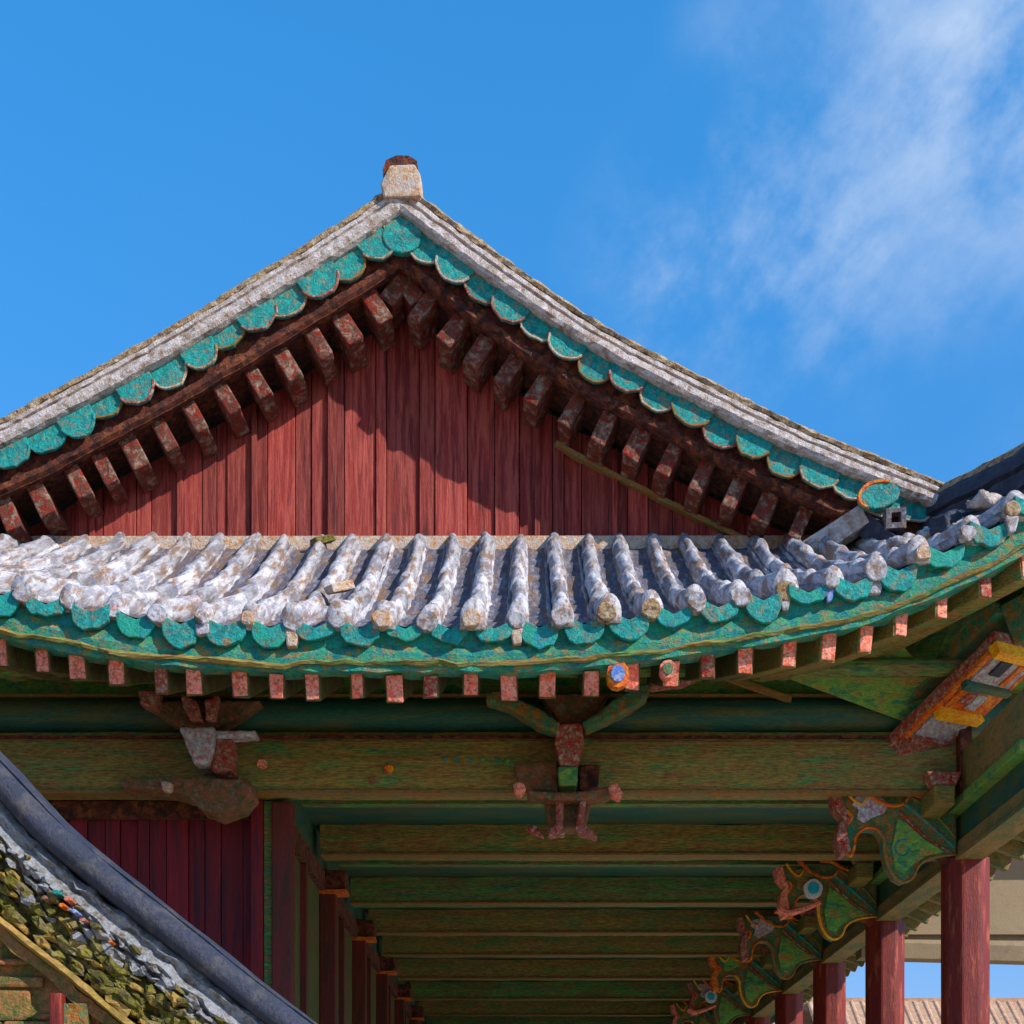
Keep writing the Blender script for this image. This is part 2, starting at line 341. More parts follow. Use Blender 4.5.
# gable board wall
def rake_top(x, n=-.70):
    best = None
    path = soff_lines[1] if x > ax else soff_lines[-1]
    for a, b in zip(path, path[1:]):
        if min(a[0], b[0]) <= x <= max(a[0], b[0]):
            t = (x - a[0]) / (b[0] - a[0]); z = lerp(a[1], b[1], t); sl = abs((b[1] - a[1]) / (b[0] - a[0]))
            return z + n * math.sqrt(1 + sl * sl)
    return path[-1][1] + n
gw = MB(); x = -6.4
while x < 3.75:
    wd = rnd(.10, .34); x1 = min(x + wd, 3.8); dy = rnd(-.035, .02)
    z0 = EYE + 6.1
    a, b = rake_top(x + .01), rake_top(x1 - .01)
    if min(a, b) > z0 + .1:
        gw.prism([(x + .004, z0), (x1 - .004, z0), (x1 - .004, b), (x + .004, a)], WALL_Y + dy, WALL_Y + .12)
        if random.random() < .22:
            gw.prism([(x1 - .03, z0), (x1 + .02, z0), (x1 + .02, b - .02), (x1 - .03, b - .02)], WALL_Y + dy - .045, WALL_Y + dy - .003)
    x = x1
hp('gable_wall', gw, 'redboard', bevel=.004)
# main ridge with its end
rz = Rt[0][1]
rb = hp('main_ridge', MB().loft([[(ax - .17, y, rz - .25), (ax - .16, y, rz - .08), (ax - .10, y, rz + .06), (ax + .17, y, rz + .06), (ax + .20, y, rz - .02), (ax + .21, y, rz - .25)] for y in [15.27 + i * .06 for i in range(14)] + [20, 44]]), 'cream', jit=.045, js=9, bevel=.03)
cap = [(-.17, .0), (-.18, .08), (-.15, .17), (-.05, .215), (.07, .21), (.15, .16), (.17, .07), (.16, .0)]
build('ridge_cap', MB().loft([[(ax + .02 + u, y, rz - .04 + v) for u, v in cap] for y in [15.3, 15.4, 15.7, 16, 20, 44]]), 'maroon', rb, jit=.012)
# main roof slopes (ribbed tile sheets running back)
for side in (1, -1):
    path = crom(Rt if side == 1 else Lt, 3); rings = []
    ny = 330
    for i, p in enumerate(path):
        rings.append([(p[0], 15.6 + j * .0875, p[1] - .12 + .06 * max(0, math.sin(2 * math.pi * j / 4 + .2))) for j in range(ny)])
    hp('main_roof_tiles', MB().loft(rings, closed=False, caps=False), 'pan')

# --- eave curve --------------------------------------------------------------
UP = [(0, 0), (1.2, .0), (1.9, .05), (2.5, .13), (3.43, .28), (3.88, .375), (4.18, .49), (4.48, .61), (4.96, .87), (5.6, 1.18), (7.04, 1.62)]
def uplift(x):
    s = abs(x - CX)
    return sum(interp(UP, s + o) for o in (-.25, -.12, 0, .12, .25)) / 5 + (.012 * s * s if x < CX else 0)
def eaveD(x):
    s = abs(x - CX); return 12.0 - .35 * max(0, (s - 3.5) / 3.0) ** 2
XL, XR = -8.28, 5.8
HF = 3.90 + EYE      # fascia bottom at the middle
def zf(x): return HF + uplift(x)
xs = [XL + (XR - XL) * i / 90 for i in range(91)]
def eave_loft(prof, jit=0.0, js=5, m='teal_fascia', name='fascia_board', x0=XL, x1=XR, **k):
    rings = []
    nseg = 120
    for i in range(nseg + 1):
        x = lerp(x0, x1, i / nseg)
        rings.append([(x, eaveD(x) + dy, zf(x) + dz) for dy, dz in prof])
    return hp(name, MB().loft(rings), m, jit=jit, js=js, **k)
eave_loft([(.02, 0), (.0, .12), (.02, .20), (.20, .20), (.20, 0)], jit=.03, js=5)
eave_loft([(-.008, .03), (-.02, .05), (.006, .07), (.012, .03)], jit=.035, js=6, m='olive', name='fascia_moulding')
# scalloped board under the tiles, one continuous wavy board
TS = .335
rows = []; x = CX + TS * .45
x = x - TS * int((x - XL) / TS)
while x < XR - .1: rows.append(x); x += TS
def ztile(x): return zf(x) + .34          # pan surface at the eave
sb = MB(); rings = []
for i in range(401):
    x = lerp(XL, XR, i / 400); ph = ((x - rows[0]) / TS) % 1.0
    wv = abs(math.sin(math.pi * ph))            # 1 between rows (sagging pan)
    zb = zf(x) + .17; zt = zf(x) + .37 - .10 * wv + .02 * mnoise.noise(Vector((x * 6, 0, 0)))
    D = eaveD(x)
    rings.append([(x, D + .03, zb), (x, D - .0, zt), (x, D + .07, zt), (x, D + .09, zb)])
sb.loft(rings); hp('scalloped_board', sb, 'teal_blue', jit=.012, js=6)
# hanging pan-tile lips (teal, between rows)
HT = 6.50 + EYE; YT = 16.08
def dtop(x):
    if x > 3.95: return lerp(15.85, 11.75, (x - 3.95) / (XR - 3.95))
    if x < 2 * CX - 3.95: return lerp(15.9, 11.75, (2 * CX - 3.95 - x) / (XR - 3.95))
    return YT
def roofz(x, D):
    De = eaveD(x); t = (D - De) / (YT - De); t = max(0, t)
    base = lerp(ztile(x), HT, t)
    return base - .16 * math.sin(math.pi * min(t, 1)) 
for k, x in enumerate(rows):
    xm = x + TS / 2
    if xm > XR - .2: continue
    D = eaveD(xm); z = zf(xm)
    zt0 = z + .315; hw = TS * rnd(.42, .48); dr = rnd(.10, .20); poly = [(xm - hw, zt0 + .05)]
    for j in range(9):
        a = math.pi * j / 8; poly.append((xm - math.cos(a) * hw, zt0 - math.sin(a) ** .8 * dr + rnd(-.014, .014)))
    poly.append((xm + hw, zt0 + .05)); poly.append((xm, zt0 - .02))
    lip = hp('pan_tile_lip', MB().prism(poly, D - .05 + rnd(-.01, .01), D - .006), 'teal' if k % 3 else 'teal_blue', bevel=.008)
# pan surface
rings = []
for i in range(0, 301):
    x = lerp(XL, XR, i / 300); ph = ((x - rows[0]) / TS) % 1.0; sag = .05 * math.sin(math.pi * ph)
    De = eaveD(x) - .04; Dt = max(dtop(x), De + .05)
    rings.append([(x, lerp(De, Dt, j / 30), roofz(x, lerp(De, Dt, j / 30)) - sag + .015 * (1 - (j * 1.5) % 1.0)) for j in range(31)])
hp('pan_tiles', MB().loft(rings, closed=False, caps=False), 'pan', jit=.012, js=7, smooth=True)
# convex tile rows
for k, x in enumerate(rows):
    De = eaveD(x) - rnd(.0, .09); Dt = dtop(x)
    if Dt - De < .4: continue
    Dt += rnd(-.04, .05); r0 = rnd(.062, .078); rlean = rnd(-.02, .02); mbt = MB(); D0 = De; first = True
    while D0 < Dt - .08:
        ln = rnd(.5, .85); D1 = min(D0 + ln, Dt); r = r0 * rnd(.93, 1.08) * (rnd(1.05, 1.25) if first else 1)
        ox, oz, yaw = rnd(-.010, .010) + rlean, rnd(-.005, .010), rnd(-.035, .035)
        rings = []
        for q, (t, rk) in enumerate(((0, 1.02), (.015, 1.08), (.05, 1.08), (.07, 1.02), (.5, .97), (1.0, .91), (1.03, .88))):
            D = lerp(D0, D1, t); D = min(D, Dt + .03); z = roofz(x, D) + oz + .012 * (1 - t)
            rr = r * rk * (1 + .04 * mnoise.noise(Vector((x * 7, D * 4, q))))
            cx = x + ox + yaw * (t - .5) * ln
            ring = [(cx + math.cos(a) * rr, D, z - .05 + math.sin(a) ** 1.1 * rr * 1.6 + .055) for a in [math.pi * w_ / 10 for w_ in range(11)]]
            ring += [(cx - rr * .96, D, z - .07), (cx + rr * .96, D, z - .07)]
            rings.append(ring)
        mbt.loft(rings); D0 = D1; first = False
    # lime pointing smeared along the foot of the row
    for sgn in (-1, 1):
        n_ = max(6, int((Dt - De) / .09)); rg = []
        for q in range(n_ + 1):
            D = lerp(De + .03, Dt, q / n_); z = roofz(x, D); ww = .018 + .03 * max(0, mnoise.noise(Vector((x * 5 + sgn, D * 3.5, 2))))
            cx = x + sgn * (r0 + .0)
            rg.append([(cx - ww, D, z - .06), (cx - ww * .6, D, z + .015), (cx + ww * .3, D, z + .005), (cx + ww * 1.3, D, z - .055)])
        mbt.loft(rg)
    tr = hp('tile_row', mbt, 'lime', jit=.007, js=8, smooth=True)
    # lime-covered end plug
    z = roofz(x, De)
    e = MB(); rr = rnd(.055, .085); pz = z + .01; cc = [(x + math.cos(a) * rr, pz + math.sin(a) * rr * rnd(.9, 1.1)) for a in [2 * math.pi * q / 9 for q in range(9)]]
    e.prism(cc, De - .035 - rnd(0, .03), De + .05)
    build('end_cap', e, random.choice(['lime', 'cream', 'lime', 'crust', 'greypaint']), tr, jit=.02, js=12, bevel=.012)
    # mortar plug hanging under some rows
    if random.random() < .35:
        dz = rnd(.08, .15); ww = rnd(.035, .065)
        build('mortar_drip', MB().prism([(x - ww, pz - .05), (x - ww * rnd(.3, .9), pz - .05 - dz), (x + ww * rnd(.3, .9), pz - .05 - dz * rnd(.8, 1)), (x + ww, pz - .05)], De - .03, De + .05),
              random.choice(['cream', 'greypaint', 'blue', 'lime', 'redbrown']), tr, jit=.01, bevel=.012)
# top flashing at gable foot: small mortar course behind the row tops
hp('gable_foot_course', MB().box(-6.2, 3.8, WALL_Y - .10, WALL_Y - .02, HT - .16, HT + .05), 'cream', jit=.02, js=5)
# loose tile shards lodged near the row tops
for (px_, py_) in ((322, 541), (338, 588)):
    p = P(px_, py_, 15.85 if py_ < 560 else 13.4)
    hp('tile_shard', MB().bar(p - Vector((.08, .05, .03)), p + Vector((.10, .08, .06)), .12, .07), 'moss' if py_ < 560 else 'cream', jit=.03, js=9, bevel=.01)

# --- side eaves (both long sides) ---------------------------------------------
for side in (1, -1):
    xe = XR if side == 1 else XL
    xi = 4.0 if side == 1 else 2 * CX - 4.0
    def zu(y): return EYE + 4.24 + 1.45 * max(0, 1 - (y - 12) / 6) ** 1.7
    ys = [11.8 + i * .0875 for i in range(368)]
    rings = []
    for y in ys:
        b = max(0.0, min(1.0, (15.9 - y) / 4.1)); xin = lerp(xi, xe - side * .02, b)
        ztop = lerp(EYE + 6.75, zu(y) + .02, b)
        rip = .05 * max(0, math.sin(2 * math.pi * (y / TS)))
        rings.append([(lerp(xe, xin, j / 8), y, lerp(zu(y), ztop, j / 8) - .12 * (1 - b) * math.sin(math.pi * j / 8) + rip) for j in range(9)])
    hp('side_roof_tiles', MB().loft(rings, closed=False, caps=False), 'lime')
    rings = [[(xe - side * .10, y, zu(y) - .34), (xe - side * .10, y, zu(y) - .04), (xe, y, zu(y) - .03), (xe, y, zu(y) - .30)] for y in ys[::4]]
    hp('side_fascia_board', MB().loft(rings), 'tan', jit=.01)
    rings = [[(xe - side * .10, y, zu(y) - .20), ((3.95 if side == 1 else 2 * CX - 3.95), y, EYE + 4.72), ((3.95 if side == 1 else 2 * CX - 3.95), y, EYE + 4.78), (xe - side * .10, y, zu(y) - .14)] for y in ys[4::6]]
    hp('side_soffit', MB().loft(rings), 'soffit')
    for i in range(34):
        y = 13.2 + i * .62
        r = hp('side_rafter', MB().bar((xe - side * .16, y, zu(y) - .42), (xe - side * 1.3, y, zu(y) + .02 if y > 17 else EYE + 4.60), .12, .16), 'brown')
        build('painted_end', MB().bar((xe - side * .155, y, zu(y) - .422), (xe - side * .165, y, zu(y) - .418), .10, .14), 'pink', r)

# hip ridges on both corners
for side in (1, -1):
    mxp = lambda x: x if side == 1 else 2 * CX - x
    hpth = crom([(3.66, 15.95, 6.58), (4.05, 15.35, 6.68), (4.50, 14.6, 6.68), (5.05, 13.4, 6.70), (5.9, 11.55, 6.95)], 8)
    body = []
    for i, (x, y, h) in enumerate(hpth):
        z = h + EYE; c = Vector((mxp(x), y, z)); sx = Vector((.94 * side, .34, 0))
        pr = [(-.17, -.62), (-.17, -.40), (-.14, -.38), (-.17, -.36), (-.165, -.22), (-.13, -.20), (-.17, -.17), (-.16, -.06), (-.09, .03), (.09, .03), (.16, -.06), (.17, -.62)]
        body.append([c + sx * u + Vector((0, 0, v)) for u, v in pr])
    hr = hp('hip_ridge', MB().loft(body), 'slate', jit=.02, js=5)
    top = [[Vector((mxp(x), y, h + EYE + .02)) + Vector((.94 * side, .34, 0)) * (math.cos(a) * .11) + Vector((0, 0, math.sin(a) * .09)) for a in [2 * math.pi * q / 10 for q in range(10)]] for x, y, h in hpth]
    build('ridge_cap', MB().loft(top), 'crust', hr, jit=.02, js=6)
# chunks of lime mortar along the foot of the right hip ridge
for (px_, py_, D, w_, h_, mm) in ((905, 542, 13.4, .14, .18, 'lime'), (937, 536, 13.2, .15, .22, 'lime'), (992, 497, 13.0, .26, .10, 'verge'), (974, 528, 12.9, .16, .24, 'verge'), (880, 566, 13.3, .22, .12, 'pan'), (915, 560, 13.1, .3, .16, 'slate'), (955, 520, 13.1, .3, .18, 'slate'), (1015, 520, 12.6, .2, .12, 'crust')):
    p = P(px_, py_, D)
    hp('mortar_chunk', MB().bar(p - Vector((w_ / 2, 0, h_ / 3)), p + Vector((w_ / 2, .25, h_ / 3)), .2, h_), mm, remesh=.03, disp=.12, dscale=.12)
# foot of the right verge: painted tile end, framed block
p = P(879, 496, 15.25)
t0 = hp('verge_end_tile', MB().prism([(p.x + math.cos(a) * .20, p.z + math.sin(a) * .13 + .03 * math.cos(a)) for a in [2 * math.pi * q / 14 for q in range(14)]], 15.22, 15.32), 'teal', bevel=.015)
build('orange_rim', MB().tube([(p.x + math.cos(a) * .20, 15.22, p.z + math.sin(a) * .13 + .03 * math.cos(a)) for a in [R(60) + math.pi * q / 9 for q in range(10)]], .02, 6, up=Vector((0, 1, 0))), 'orange', t0, jit=.01)
a = P(885, 510, 15.2); b = P(905, 530, 15.2)
fr = MB()
fr.box(a.x, a.x + .05, 15.15, 15.35, b.z, a.z); fr.box(b.x - .05, b.x, 15.15, 15.35, b.z, a.z); fr.box(a.x + .05, b.x - .05, 15.15, 15.35, b.z, b.z + .05); fr.box(a.x + .05, b.x - .05, 15.15, 15.35, a.z - .04, a.z)
bl = hp('verge_foot_block', fr, 'pan', jit=.012)
build('block_recess', MB().box(a.x + .05, b.x - .05, 15.27, 15.34, b.z + .05, a.z - .04), 'maroon', bl)
# grey timbers at the foot of the verge
hp('foot_timber', MB().bar(P(800, 560, 15.7), P(866, 516, 15.45), .16, .2), 'verge', jit=.015)
hp('foot_timber', MB().bar(P(862, 520, 15.5), P(905, 560, 15.1), .12, .2), 'slate', jit=.02)
hp('foot_plank', MB().box(3.05, 4.0, 15.7, 16.05, EYE + 6.2, EYE + 6.50), 'slate', jit=.02)

# --- flying rafters and soffit -------------------------------------------------
sides = []
for i in range(0, 121):
    x = lerp(XL + .1, XR - .1, i / 120); D = eaveD(x) + .19
    yin = 14.12
    xin = x if abs(x - CX) < 5.0 else CX + math.copysign(5.0, x - CX)
    zo = zf(x) + .20; zi = EYE + 4.72
    sides.append([(x, D, zo), (lerp(x, xin, .45), lerp(D, yin, .45), lerp(zo, zi, .45)), (xin, yin, zi), (xin, yin, zi + .05), (x, D, zo + .05)])
hp('eave_soffit', MB().loft(sides), 'soffit', jit=.004)
# dark red recess boards just behind the rafter tips
rr_ = []
for i in range(0, 121):
    x = lerp(XL + .15, XR - .15, i / 120); D = eaveD(x) + .23
    rr_.append([(x, D, zf(x) + .03), (x, D + .02, zf(x) + .19), (x, D + .05, zf(x) + .19), (x, D + .03, zf(x) + .03)])
hp('recess_board', MB().loft(rr_), 'maroon')
rx = []
x = XL + .4
while x < XR - .25:
    rx.append(x); x += .298
for k, x in enumerate(rx):
    s = x - CX
    if x > XR - .25: continue
    fan = 0 if abs(s) < 2.6 else math.copysign(min(1, (abs(s) - 2.6) / 3.2) ** 1.1 * R(46), s)
    D = eaveD(x) + .14 + rnd(-.02, .02)
    tip = Vector((x + rnd(-.03, .03), D, zf(x) - .075 + rnd(-.02, .015)))
    ln = 1.55
    back = tip + Vector((-math.sin(fan) * ln, math.cos(fan) * ln, lerp(.62, -.15, min(1, uplift(x) / .8))))
    wd = rnd(.085, .12); ht = rnd(.17, .23)
    rf = hp('flying_rafter', MB().bar(tip, back, wd + .02, ht, seg=3), 'rafter' if abs(s) < 3 else 'olive', jit=.01, js=6, bevel=.01)
    d = (tip - back).normalized()
    build('painted_end', MB().bar(tip + d * .012, tip - d * .02, wd, ht * .88), 'pink' if k % 7 != 3 else 'redbrown', rf, jit=.012, js=14, bevel=.006)
# odd painted rosettes among the rafters
for (px_, py_, r_, m1, m2) in ((618, 673, .085, 'orange', 'blue'), (668, 668, .06, 'pink', 'carved')):
    p = P(px_, py_, 12.0)
    o = hp('rosette', MB().prism([(p.x + math.cos(a) * r_, p.z + math.sin(a) * r_ * 1.2) for a in [2 * math.pi * q / 12 for q in range(12)]], 12.02, 12.12), m1, jit=.01)
    build('rosette_centre', MB().prism([(p.x + math.cos(a) * r_ * .62, p.z + math.sin(a) * r_ * .75) for a in [2 * math.pi * q / 12 for q in range(12)]], 12.0, 12.03), m2, o)

# --- front frame ---------------------------------------------------------------
E = EYE
def purlin(x0, x1, y, h, r, m, name='purlin'):
    return hp(name, MB().tube([(lerp(x0, x1, i / 20), y, E + h) for i in range(21)], r, 20), m, jit=.006, js=3, smooth=True)
lin = hp('front_lintel', MB().loft([[(x, y, E + h) for y, h in ((13.86, 3.46), (13.83, 3.55), (13.82, 3.72), (13.84, 3.88), (13.88, 3.97), (14.2, 3.97), (14.2, 3.46))] for x in [lerp(-6.35, 3.72, i / 60) for i in range(61)]]), 'olive', jit=.008, js=2.5)
build('lintel_lower_edge', MB().box(-6.34, 3.71, 13.835, 13.95, E + 3.432, E + 3.457), 'tan', lin, jit=.004)
build('lintel_upper_edge', MB().box(-6.34, 3.71, 13.815, 13.86, E + 3.905, E + 3.925), 'maroon', lin)
build('painted_line', MB().box(.55, 3.6, 13.80, 13.816, E + 3.845, E + 3.86), 'tan', lin)
purlin(-6.7, 4.3, 13.98, 4.135, .15, 'darkgreen', 'round_purlin')
hp('purlin_board', MB().box(-6.5, 3.9, 14.06, 14.12, E + 4.27, E + 4.75), 'soffit')
hp('eave_purlin', MB().tube([(lerp(-6.0, 4.1, i / 20), 13.3, E + 4.34 + (0.0)) for i in range(21)], .075, 14), 'green', jit=.006)
hp('purlin_rail', MB().box(-6.5, 3.8, 13.90, 13.93, E + 4.285, E + 4.31), 'tan')
# slanted soffit panels on the right (edges seen running down to the corner)
for (a, b) in (((800, 676), (925, 716)), ((700, 668), (790, 700))):
    hp('soffit_batten', MB().bar(P(*a, 13.6), P(*b, 13.85), .05, .05), 'tan', jit=.006)
hp('corner_board', MB().add([P(760, 668, 13.5), P(905, 648, 13.2), P(948, 700, 13.7), P(905, 722, 13.8)] + [P(760, 668, 13.56), P(905, 648, 13.26), P(948, 700, 13.76), P(905, 722, 13.86)], [(0, 1, 2, 3), (7, 6, 5, 4), (0, 4, 5, 1), (1, 5, 6, 2), (2, 6, 7, 3), (3, 7, 4, 0)]), 'soffit', jit=.01)
# small painted motifs on the lintel
for (px_, py_, r_, mm) in ((389, 769, .045, 'orange'), (372, 780, .025, 'redbrown'), (262, 764, .05, 'pink'), (445, 760, .02, 'teal'), (470, 760, .02, 'teal'), (457, 760, .02, 'teal'), (483, 760, .02, 'soffit'), (496, 760, .02, 'teal'), (508, 761, .02, 'soffit'), (410, 757, .018, 'tan'), (880, 700, .02, 'tan'), (215, 775, .02, 'teal')):
    p = P(px_, py_, 13.8)
    hp('painted_boss', MB().prism([(p.x + math.cos(a) * r_, p.z + math.sin(a) * r_ * .8) for a in [2 * math.pi * q / 9 for q in range(9)]], 13.795, 13.83), mm, jit=.008)

def carve(name, pts, D, th, m, parent, **k):
    return build(name, MB().prism([XZ(x, y, D) for x, y in pts], D, D + th), m, parent, remesh=k.get('vox', .013), disp=k.get('disp', .02), dscale=.06)
# middle bracket
B = hp('bracket_set', MB().prism([XZ(x, y, 13.5) for x, y in ((556, 724), (582, 722), (584, 742), (578, 765), (560, 765), (555, 742))], 13.5, 13.85), 'redbrown', remesh=.013, disp=.02, dscale=.06, label='central bracket set with pink stem under the eave')
carve('bracket_arm', ((486, 692), (500, 690), (535, 706), (560, 722), (556, 732), (540, 727), (510, 708), (486, 700)), 13.45, .2, 'carved', B)
carve('bracket_arm', ((582, 722), (598, 712), (612, 700), (640, 684), (652, 682), (648, 696), (632, 708), (604, 722), (586, 730)), 13.45, .2, 'carved', B)
carve('bracket_arm', ((650, 680), (680, 678), (722, 664), (722, 668), (682, 684), (650, 688)), 13.40, .15, 'redbrown', B)
carve('bracket_fan', ((540, 694), (610, 692), (590, 722), (560, 724)), 13.62, .15, 'carved_dim', B)
carve('bearing_block', ((558, 766), (578, 766), (577, 786), (559, 786)), 13.5, .3, 'soffit', B)
carve('bracket_cheek', ((514, 764), (558, 760), (558, 792), (535, 790), (518, 780)), 13.62, .2, 'carved_dim', B)
carve('bracket_cheek', ((579, 764), (600, 764), (598, 786), (579, 790)), 13.62, .2, 'maroon', B)
carve('cross_arm', ((526, 790), (560, 792), (582, 791), (612, 786), (616, 790), (608, 796), (584, 800), (556, 800), (530, 796)), 13.42, .25, 'carved_dim', B)
carve('arm_tip', ((513, 783), (522, 781), (526, 788), (521, 796), (514, 792)), 13.38, .12, 'pink', B, disp=.015)
carve('arm_tip', ((608, 786), (617, 782), (623, 792), (620, 800), (611, 796)), 13.38, .12, 'pink', B, disp=.015)
carve('carved_body', ((545, 798), (592, 797), (588, 815), (584, 828), (552, 828), (546, 812)), 13.6, .25, 'carved_dim', B)
carve('carved_foot', ((556, 800), (564, 800), (563, 828), (565, 834), (548, 836), (549, 828), (556, 824)), 13.45, .15, 'redbrown', B, disp=.015)
carve('carved_foot', ((580, 800), (586, 800), (584, 824), (596, 832), (598, 838), (580, 834), (575, 828)), 13.45, .15, 'redbrown', B, disp=.015)
carve('carved_leaf', ((525, 826), (536, 824), (545, 838), (540, 836), (530, 832)), 13.75, .1, 'redbrown', B, disp=.015)
# left bracket
B = hp('bracket_set', MB().prism([XZ(x, y, 13.5) for x, y in ((180, 729), (216, 729), (214, 750), (208, 766), (196, 766), (188, 748))], 13.45, 13.85), 'greypaint', remesh=.013, disp=.02, dscale=.06, label='left bracket set with pale stem, in deep shade under the eave')
carve('bracket_fan', ((138, 700), (262, 700), (240, 716), (216, 728), (184, 730), (160, 716)), 13.6, .2, 'carved_dim', B)
carve('bracket_arm', ((138, 690), (158, 690), (156, 706), (140, 704)), 13.4, .2, 'redbrown', B)
carve('bracket_arm', ((180, 692), (196, 700), (202, 720), (190, 720), (183, 706)), 13.42, .15, 'redbrown', B)
carve('bracket_arm', ((204, 700), (218, 694), (214, 718), (205, 720)), 13.42, .15, 'redbrown', B)
carve('cap_block', ((214, 730), (256, 730), (256, 735), (214, 738)), 13.5, .2, 'greypaint', B, disp=.015)
carve('bracket_cheek', ((216, 738), (232, 738), (232, 770), (216, 774), (210, 768)), 13.55, .3, 'redbrown', B)
carve('carved_body', ((170, 776), (250, 780), (252, 792), (240, 806), (216, 814), (200, 808), (188, 796), (168, 790), (120, 786), (122, 778)), 13.5, .4, 'carved_dim', B)
carve('carved_tip', ((160, 780), (172, 782), (170, 792), (162, 790)), 13.42, .1, 'cream', B, disp=.01)

# --- corridor ------------------------------------------------------------------
XI, XO = -2.12, 3.84
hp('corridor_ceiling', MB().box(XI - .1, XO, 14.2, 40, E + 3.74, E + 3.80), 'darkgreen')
for D in (16.35, 19.1, 21.3, 23.3, 25.9, 28.7, 31.3, 34.0, 36.8):
    b = hp('ceiling_beam', MB().loft([[(x, D, E + 3.44), (x, D - .01, E + 3.6), (x, D, E + 3.735), (x, D + .36, E + 3.735), (x, D + .36, E + 3.44)] for x in [lerp(XI, XO - .1, i / 24) for i in range(25)]]), random.choice(['green', 'green', 'olive']), jit=.012, js=2)
    build('lower_edge', MB().box(XI, XO - .12, D - .03, D + .1, E + 3.418, E + 3.437), 'tan', b, jit=.006)
for D in (15.0, 17.8, 20.3, 22.4, 24.7, 27.4, 30, 32.8):
    hp('ceiling_joist', MB().box(XI, XO - .12, D, D + .14, E + 3.62, E + 3.735), 'green')
# outer column row
colD = [14.0 + 3.2 * i for i in range(8)]
def col_mb(x, y, r, z0, z1):
    return MB().loft([[(x + math.cos(a) * r, y + math.sin(a) * r, z) for a in [2 * math.pi * (q + .5) / 8 for q in range(8)]] for z in (z0, lerp(z0, z1, .3), lerp(z0, z1, .6), z1)])
for i, D in enumerate(colD):
    hp('column', col_mb(3.88, D + .2, .215, .5, E + 2.94), 'column', bevel=.02)
    hp('column_base', MB().loft([[(3.88 + math.cos(a) * r, D + .2 + math.sin(a) * r, z) for a in [2 * math.pi * q / 16 for q in range(16)]] for r, z in ((.34, .452), (.34, .49), (.28, .53))]), 'stone')
# side lintel and panels over the columns
sl = hp('side_lintel', MB().box(3.77, 3.98, 12.0, 42, E + 2.93, E + 3.06), 'brown', jit=.006)
build('lintel_lower_edge', MB().box(3.75, 3.99, 11.98, 42, E + 2.895, E + 2.928), 'brown', sl)
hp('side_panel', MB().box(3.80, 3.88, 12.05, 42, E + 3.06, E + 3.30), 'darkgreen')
hp('side_rail', MB().box(3.69, 3.97, 12.0, 42, E + 3.30, E + 3.385), 'soffit', bevel=.01)
hp('corner_beam_end', MB().loft([[(3.72, y, E + 3.385), (3.72, y, E + 3.76), (3.96, y, E + 3.76), (3.96, y, E + 3.385)] for y in (11.9, 12.3, 12.8, 13.3, 13.8, 14.3)]), 'brown', jit=.012, js=3)
hp('upper_side_board', MB().box(3.80, 3.90, 14.3, 42, E + 3.385, E + 4.7), 'green')
hp('corner_post', MB().box(3.70, 3.80, 13.70, 13.84, E + 3.36, E + 4.0), 'maroon')
hp('beam_seat', MB().box(3.25, 3.78, 13.68, 13.815, E + 3.985, E + 4.05), 'maroon', jit=.01)
# painted hip rafter above the corner column
A = Vector((3.33, 14.0, E + 3.86)); Bv = Vector((3.98, 12.9, E + 4.42)); ax3 = (Bv - A)
arm = hp('painted_hip_rafter', MB().bar(A, Bv, .56, .12, seg=6), 'redbrown', jit=.015, js=5, bevel=.02, label='corner rafter painted in orange, yellow and grey segments')
ad = ax3.normalized(); sx = ad.cross(Vector((0, 0, 1))).normalized(); au = sx.cross(ad)
def seg(t0, t1, wd, m, off=0.0, proud=.012, nm='painted_panel'):
    a = A + ax3 * t0 - au * (.06 + proud / 2) + sx * off; b = A + ax3 * t1 - au * (.06 + proud / 2) + sx * off
    build(nm, MB().bar(a, b, wd, proud + .02, seg=4), m, arm, jit=.012, js=9, bevel=.004)
seg(-.03, .98, .05, 'orange', proud=.02, off=-.25, nm='painted_border')
seg(.15, .98, .05, 'orange', proud=.02, off=.25, nm='painted_border')
seg(-.03, .20, .46, 'redbrown', proud=.07)
seg(.20, .40, .42, 'greypaint', proud=.03)
seg(.39, .46, .48, 'yellow', proud=.08, nm='painted_band')
seg(.46, .66, .42, 'orange', proud=.03)
seg(.49, .62, .12, 'greypaint', proud=.045, off=-.04)
seg(.53, .64, .08, 'redbrown', proud=.05, off=.09)
seg(.65, .70, .52, 'darkgreen', proud=.07, nm='painted_band')
seg(.70, .93, .43, 'greypaint', proud=.03)
seg(.72, .90, .06, 'orange', proud=.045, off=-.11)
seg(.78, .90, .12, 'slate', proud=.045, off=.07)
seg(.93, .995, .60, 'yellow', proud=.09, nm='painted_band')
hp('hip_rafter', MB().bar(Bv - ad * .1 + Vector((0, 0, .16)), (5.5, 11.95, E + 5.2), .3, .34, seg=3), 'carved', jit=.015)
hp('hip_rafter_bed', MB().bar(A + Vector((-.02, .1, .22)), Bv + Vector((0, .1, .26)), .56, .12), 'carved', jit=.02)

